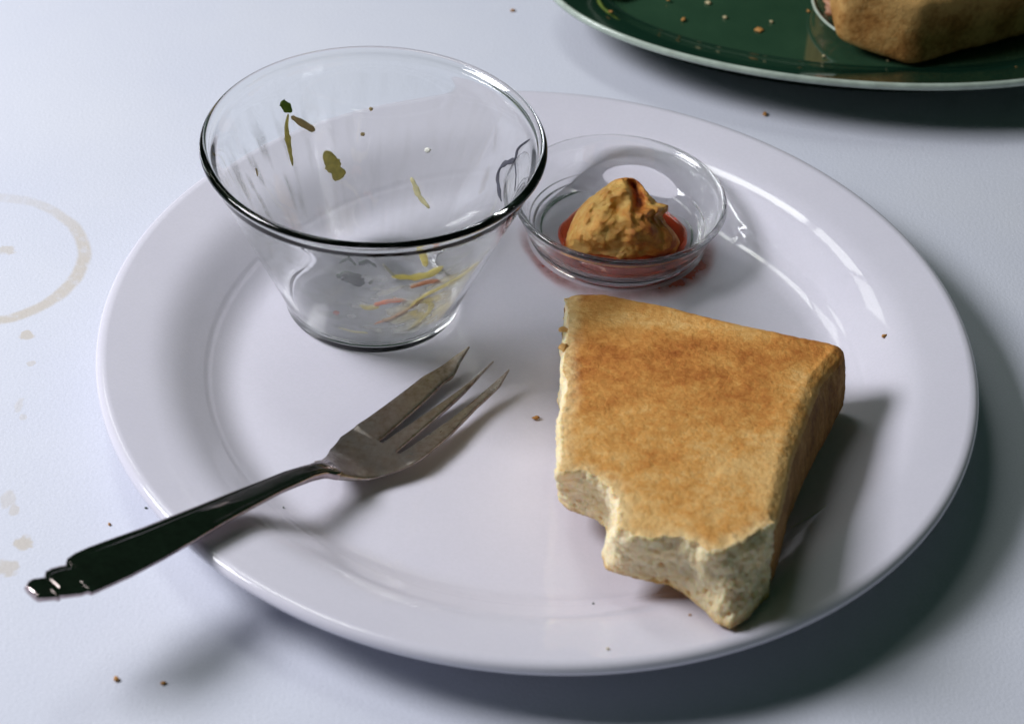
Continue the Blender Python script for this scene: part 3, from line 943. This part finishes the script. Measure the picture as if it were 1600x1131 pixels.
def smear():                                                # a thin red film on the plate round the dish foot
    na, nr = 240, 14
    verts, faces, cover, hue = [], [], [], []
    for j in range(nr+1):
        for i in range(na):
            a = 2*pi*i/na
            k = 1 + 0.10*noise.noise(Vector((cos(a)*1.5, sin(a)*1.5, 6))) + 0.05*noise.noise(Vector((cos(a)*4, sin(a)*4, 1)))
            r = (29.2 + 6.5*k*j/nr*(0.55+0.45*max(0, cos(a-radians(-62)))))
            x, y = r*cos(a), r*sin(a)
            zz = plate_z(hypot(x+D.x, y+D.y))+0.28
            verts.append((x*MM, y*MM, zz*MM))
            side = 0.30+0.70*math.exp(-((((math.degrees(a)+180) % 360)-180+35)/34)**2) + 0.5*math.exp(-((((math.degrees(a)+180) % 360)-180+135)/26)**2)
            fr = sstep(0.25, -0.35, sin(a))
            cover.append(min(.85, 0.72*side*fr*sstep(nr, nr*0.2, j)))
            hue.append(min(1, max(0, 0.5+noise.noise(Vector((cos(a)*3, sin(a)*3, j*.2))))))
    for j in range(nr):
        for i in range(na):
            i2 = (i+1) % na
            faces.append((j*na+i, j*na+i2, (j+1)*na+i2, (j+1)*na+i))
    me = mesh_of('red_film', verts, faces)
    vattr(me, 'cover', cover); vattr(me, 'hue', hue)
    o = link('red_film', me, film_mat('red_film', (0.50, 0.07, 0.035), (0.62, 0.16, 0.08)))
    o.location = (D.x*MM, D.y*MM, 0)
    tag(o, 'faint red film on the plate round the small dish foot', 'sauce')
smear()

def cling():                                                # sauce clinging to the front inside wall of the dish
    na, nz = 140, 16
    verts, faces, cover, hue = [], [], [], []
    tab = sorted((p[1], p[0]) for p in dish_in)
    for j in range(nz+1):
        for i in range(na+1):
            deg = -172 + 164*i/na; a = radians(deg)
            z = 3.2 + 7.0*j/nz
            r = interp(tab, z)*DS - 0.15
            verts.append((r*cos(a)*MM, r*sin(a)*MM, (z+DZ)*MM))
            top = 7.6 + 1.6*noise.noise(Vector((cos(a)*2.2, sin(a)*2.2, 4))) + 0.7*noise.noise(Vector((cos(a)*7, sin(a)*7, 4)))
            ends = sstep(0, 40, deg+172)*sstep(0, 30, -8-deg)
            cover.append(0.85*sstep(top+0.9, top-1.0, z)*ends)
            hue.append(min(1, max(0, 0.4+noise.noise(Vector((cos(a)*4, sin(a)*4, z*.3))))))
    for j in range(nz):
        for i in range(na):
            k = j*(na+1)+i
            faces.append((k, k+1, k+na+2, k+na+1))
    me = mesh_of('sauce_film', verts, faces)
    vattr(me, 'cover', cover); vattr(me, 'hue', hue)
    o = link('sauce_film', me, film_mat('sauce_film', (0.66, 0.07, 0.03), (0.74, 0.18, 0.07)))
    o.location = (D.x*MM, D.y*MM, 0)
    tag(o, 'red sauce clinging to the front inside wall of the small dish', 'sauce')
cling()

# ------------------------------------------------------------------ oval green platter behind, with its bread, glass dish and crumbs
PC = Vector((103.0, 205.0, 0)); PA, PB = 112.0, 60.0
def oval(name, prof, seg=200):                              # prof: (distance inside the outer edge, z) in mm
    verts, faces, idx = [], [], []
    for d, z in prof:
        row = []
        if d is None:
            idx.append([len(verts)]); verts.append((0, 0, z*MM)); continue
        for k in range(seg):
            a = 2*pi*k/seg
            nx, ny = cos(a)/PA, sin(a)/PB
            l = hypot(nx, ny)
            row.append(len(verts)); verts.append(((PA*cos(a)-d*nx/l)*MM, (PB*sin(a)-d*ny/l)*MM, z*MM))
        idx.append(row)
    for A_, B_ in zip(idx, idx[1:]):
        for k in range(seg):
            k2 = (k+1) % seg
            if len(B_) == 1: faces.append((A_[k], A_[k2], B_[0]))
            elif len(A_) == 1: faces.append((A_[0], B_[k2], B_[k]))
            else: faces.append((A_[k], A_[k2], B_[k2], B_[k]))
    return mesh_of(name, verts, faces)
pl = empty('oval_platter', (PC.x*MM, PC.y*MM, 0))
tag(pl, 'glossy green oval platter with pale edge at the upper right', 'platter')
link('border', oval('border', [(1.9, 21.6), (4, 20.9), (9, 19.3), (15, 17.2), (20, 15.2), (23.5, 13.4), (25.5, 12.5), (27, 12.2)]), M_SHADED_GREEN, pl)
link('well', oval('well', [(27, 12.2), (28.5, 12.0), (None, 12.0)]), M_GREEN, pl)
under = link('underside', oval('underside', [(0.7, 20.6), (4, 18.6), (10, 16.2), (18, 12.8), (24, 9.4), (28, 7.0), (29, 0.2), (31, 0.2), (None, 3)]), M_SHADED_GREEN, pl)
edge = oval('edge_band', [(2.1, 21.3), (1.75, 22.1), (1.1, 22.5), (0.4, 22.4), (0.0, 21.8), (-0.1, 21.0), (0.1, 20.2), (0.8, 19.8), (1.6, 20.2), (2.1, 21.3)])
link('edge_band', edge, M_EDGE, pl)
PF = 12.0                                                   # platter floor height

def bread_back():
    root = empty('bread_slice', at(1420, 60, PF*MM))
    tag(root, 'brown crusted bread piece lying on the green oval platter', 'bread')
    bpy.context.view_layer.update()
    a = at(1304, 64, (PF+6.5)*MM)/MM; c = at(1424, 106, (PF+1.0)*MM)/MM; e = at(1625, 55, (PF+1.2)*MM)/MM
    poly = [c, e, e+Vector((-20, 60, 0)), a+Vector((-2, 62, 0)), a]
    H = 27
    bm = bmesh.new()
    lift = (0.6, 1.0, 6.5, 6.5, 6.0)
    vb = [bm.verts.new(Vector((p.x, p.y, PF+q))) for p, q in zip(poly, lift)]
    vt = [bm.verts.new(Vector((p.x, p.y, PF+q+H))) for p, q in zip(poly, lift)]
    n = len(poly)
    for i in range(n): bm.faces.new((vb[i], vb[(i+1) % n], vt[(i+1) % n], vt[i]))
    bm.faces.new(vb[::-1]); bm.faces.new(vt)
    bmesh.ops.recalc_face_normals(bm, faces=bm.faces)
    bmesh.ops.bevel(bm, geom=bm.edges[:], offset=3.6, segments=4, affect='EDGES', profile=0.5)
    for v in bm.verts: v.co *= MM
    me = bpy.data.meshes.new('bread'); bm.to_mesh(me); bm.free()
    tmp = bpy.data.objects.new('tmp', me); COL.objects.link(tmp)
    rm = tmp.modifiers.new('r', 'REMESH'); rm.mode = 'VOXEL'; rm.voxel_size = 0.0011
    sm = tmp.modifiers.new('s', 'SMOOTH'); sm.factor = .5; sm.iterations = 5
    full = bpy.data.meshes.new_from_object(tmp.evaluated_get(bpy.context.evaluated_depsgraph_get()))
    bpy.data.objects.remove(tmp)
    zone, tone = [], []
    mid = (a.xy+c.xy)/2
    for v in full.vertices:
        q = v.co/MM; n = v.normal.copy()
        v.co += n*MM*(1.1*noise.noise(q*0.06) + 0.2*noise.noise(q*0.22) + 0.16*noise.noise(q*0.6))
        if n.z > 0.75: zone.append('top'); tone.append(0.35+0.4*noise.noise(q*0.07))
        else: zone.append('crust'); tone.append(0.22+0.40*noise.noise(q*0.09)+0.25*noise.noise(q*0.7)+0.15*noise.noise(q*.3)-0.22*sstep(PF+18, PF+27, q.z))
    full.update()
    nrm = [v.normal.copy() for v in full.vertices]
    g = {'top': [], 'crust': []}
    for f in full.polygons:
        zs = [zone[i] for i in f.vertices]; g[max(set(zs), key=zs.count)].append(f)
    part_from(full, g['crust'], 'crust', M_CRUST, root, nrm, tone)
    part_from(full, g['top'], 'toasted_top', M_TOAST, root, nrm, tone)
bread_back()

# clear glass dish standing on the platter behind the bread: only its near left edge shows
gd = [(0, 0.6), (14, 0.6), (18, 0.2), (20, 0.0), (22, 0.5), (25.5, 1.8), (28.6, 3.4), (29.9, 4.4), (30.2, 5.0), (29.8, 5.5), (29.0, 5.4), (27.6, 4.4), (24.6, 2.9), (21, 1.9), (10, 1.5), (0, 1.5)]
gp = crom(gd, 4); gp = [(max(0, p[0]), p[1]) for p in gp]; gp[-1] = (0, gp[-1][1])
gl = link('glass_saucer', lathe('glass_saucer', gp, 128), M_GLASS)
gpos = at(1277, 20, (PF+5)*MM)
gl.location = (gpos.x + 0.0290, gpos.y+0.0085, (PF+0.05)*MM)
tag(gl, 'glass saucer, bright edge drawn as a pale ring, on the green platter half hidden behind the bread', 'saucer')
rg = [(30.35+0.55*cos(2*pi*k/14), 5.25+0.45*sin(2*pi*k/14)) for k in range(14)]
link('rim', lathe('rim', rg, 128, closed=True), M_EDGE, gl)  # added pale ring that paints the bright edge of the glass
def blob(name, label, cat, loc, size, mat, seed, group=None, flat=1.0, sub=3, amp=.35, rz=0):
    bm = bmesh.new()
    bmesh.ops.create_icosphere(bm, subdivisions=sub, radius=1)
    s = Vector(size)
    for v in bm.verts:
        d = v.co.normalized()
        r = 1+amp*noise.noise(d*1.5+Vector((seed, 0, 0)))+amp*.6*noise.noise(d*3.5+Vector((0, seed, 0)))
        v.co = Vector((d.x*s.x*r, d.y*s.y*r, d.z*s.z*r))*0.5*MM
    zmin = min(v.co.z for v in bm.verts)
    for v in bm.verts: v.co.z -= zmin
    me = bpy.data.meshes.new(name); bm.to_mesh(me); bm.free()
    me.polygons.foreach_set('use_smooth', [True]*len(me.polygons))
    o = link(name, me, mat)
    o.location = loc; o.rotation_euler = (0, 0, rz)
    return tag(o, label, cat, group)
gx, gy = gl.location.x, gl.location.y
for k, (dx, dy, sz, mt, lb, nm) in enumerate(((-22, -6, (10, 7, 5), M_PINK, 'pinkish scrap inside the glass saucer beside the bread corner', 'salad_scrap'),
        (-20, 6, (9, 9, 5), M_PALE, 'pale shred heap inside the glass saucer at the frame top', 'salad_scrap'),
        (-17, -14, (8, 5, 4), M_CARROT, 'orange scrap in the glass saucer nearest the bread', 'salad_scrap'))):
    blob(nm, lb, 'salad scrap', (gx+dx*MM, gy+dy*MM, (PF+3.2)*MM), sz, mt, k+3, 'salad scraps in the glass saucer on the platter', amp=.7)

M_CR = simple('toast_crumb', (0.46, 0.22, 0.06), 0.6, 0.3, 900, 0.5)
M_FLAKE = simple('golden_flake', (0.74, 0.48, 0.18), 0.6, 0.3, 900, 0.4, 0.3, 0, 0.4)
M_CRP = simple('pale_crumb', (0.52, 0.44, 0.26), 0.6, 0.3, 900, 0.5)
M_LIME = simple('lime_green_leaf', (0.42, 0.55, 0.08), 0.4, 0.25, 300, 0.3)
def pf(x, y): return at(x, y, (PF+0.15)*MM)
GP = 'crumbs on the green platter'
for k, (x, y, s, mt, lb) in enumerate((
        (1186, 48, (4.8, 4.0, 1.6), M_CR, 'largest curved brown crumb on the platter nearest its edge'),
        (1068, 32, (4.0, 2.2, 1.2), M_CR, 'reddish crumb on the platter left of the curved one'),
        (1133, 29, (2.4, 2.4, 1.3), M_CRP, 'pale round crumb on the platter above the curved one'),
        (1205, 36, (2.0, 2.2, 1.2), M_CRP, 'small pale crumb just right of the curved one'),
        (1106, 6, (3.2, 3.2, 1.4), M_CRP, 'pale crumb on the platter at the frame top'),
        (1263, 19, (1.8, 2.4, 1.0), M_CR, 'orange crumb beside the glass saucer on the platter'),
        (954, 20, (1.8, 2.6, 1.0), M_CR, 'tan crumb under the lime green scrap on the platter'),
        (1287, 89, (1.8, 1.8, 1.0), M_CRP, 'crumb on the platter in front of the glass saucer'),
        (1387, 96, (1.6, 1.6, .8), M_CRP, 'crumb tucked under the bread front crust'),
        (1044, 2, (2.4, 2.4, 1.0), M_CR, 'brown crumb at the frame top right of the lime scrap'),
        (1588, 107, (1.6, 1.6, .8), M_CR, 'crumb by the platter edge at the far right'))):
    p = pf(x, y)
    # crumbs near the edge lie on the sloping wall of the platter
    ex = hypot((p.x/MM-PC.x)/PA, (p.y/MM-PC.y)/PB)
    o = blob('crumb', lb, 'crumb', p, tuple(q*0.66 for q in s), mt, 11+k, GP, amp=.6, rz=k*1.3, sub=2)
    din = (1-ex)*PB
    o.location.z = interp([(1.9, 21.6), (4, 20.9), (9, 19.3), (15, 17.2), (20, 15.2), (23.5, 13.4), (25.5, 12.5), (27, 12.2), (30, 12.05)], max(2, din))*MM
    q = at(x, y, o.location.z); o.location.x, o.location.y = q.x, q.y
p = pf(957, 0)
blob('lettuce_scrap', 'lime green scrap lying on the platter at the frame top', 'salad scrap', (p.x, p.y+.002, p.z+.002), (11, 9, 2.2), M_LIME, 2.2, amp=.3)

# ------------------------------------------------------------------ loose crumbs on plate and cloth
GC = 'crumbs on plate and cloth'
for k, (x, y, z, s, mt, lb, rz) in enumerate((
        (837, 655, 5.0, (2.6, 1.6, 1.0), M_CR, 'orange crumb on the plate between fork tines and toast', .3),
        (1381, 526, None, (2.8, 1.3, .9), M_CR, 'orange flake on the plate rim right of the toast', .7),
        (1195, 180, 0, (1.5, 2.8, 1.2), M_CR, 'brown crumb on the cloth just below the green platter', .0),
        (801, 18, 0, (2.4, 1.4, .9), M_CR, 'tan crumb on the cloth at the frame top', .2),
        (182, 1062, 0, (1.8, 1.8, 1.0), M_CR, 'brown crumb on the cloth in the lower left corner', .9),
        (255, 1068, 0, (1.7, 1.2, .8), M_CR, 'small crumb right of the lower left one', .2),
        (171, 820, 0, (.9, 1.2, .7), M_CR, 'tiny brown crumb on the cloth above the fork handle', .2),
        (228, 794, 0, (1.0, .8, .5), M_HERB, 'tiny dark speck on the cloth beside the plate edge', .2),
        (927, 943, None, (.8, .8, .5), M_HERB, 'dark speck on the plate below the toast spur', .2),
        (443, 793, None, (.6, .6, .4), M_HERB, 'dark speck on the plate below the fork handle', .2),
        (950, 1014, None, (1.1, .9, .6), M_CRP, 'pale crumb on the front rim of the plate', .2),
        (1078, 961, None, (.9, .7, .5), M_CR, 'tiny crumb on the plate beside the bitten toast tip', .2))):
    if z is None:
        z = 6
        for _ in range(20):
            q = at(x, y, z*MM)/MM
            z = 0.5*z+0.5*plate_z(hypot(q.x, q.y))
    blob('crumb', lb, 'crumb', at(x, y, z*MM), tuple(q*0.85 for q in s), mt, 31+k, GC, amp=.6, rz=rz, sub=2)

# flakes of crust hanging at the torn left edge of the toast
for k, (x, y, s) in enumerate(((881, 517, (3.0, 2.6, 1.2)), (880, 546, (2.4, 3.4, 1.2)), (956, 756, (1.6, 1.6, 1.2)))):
    q = on_plane(x, y, ZT-1.5)*MM
    o = blob('flake', None, None, q, s, M_CRP if k == 2 else M_FLAKE, 51+k, amp=.7, sub=2)
    put(o, TOAST)

# a glint on the plate in the toast's shadow, drawn as a thin pale strand
def glint_line():
    px = [(1236, 824), (1258, 811), (1278, 799), (1292, 788)]
    pts = []
    for x, y in px:
        z = 8
        for _ in range(20):
            q = at(x, y, z*MM)/MM; z = .5*z+.5*(plate_z(hypot(q.x, q.y))+0.12)
        pts.append(at(x, y, z*MM))
    P = crom(pts, 5); verts, faces, m = [], [], 6
    for i, p in enumerate(P):
        t = (P[min(i+1, len(P)-1)]-P[max(i-1, 0)]).normalized(); s = t.cross(Vector((0, 0, 1))).normalized(); n = s.cross(t)
        for k in range(m):
            a = 2*pi*k/m; verts.append(p + s*cos(a)*0.11*MM + n*sin(a)*0.11*MM)
    for i in range(len(P)-1):
        for k in range(m): faces.append((i*m+k, i*m+(k+1) % m, (i+1)*m+(k+1) % m, (i+1)*m+k))
    o = link('glint_line', mesh_of('glint_line', verts, faces), M_WHITE)
    centre_mesh(o)
    tag(o, 'fine pale strand drawn for a glint on the plate in the shadow right of the toast', 'glint_line')
glint_line()
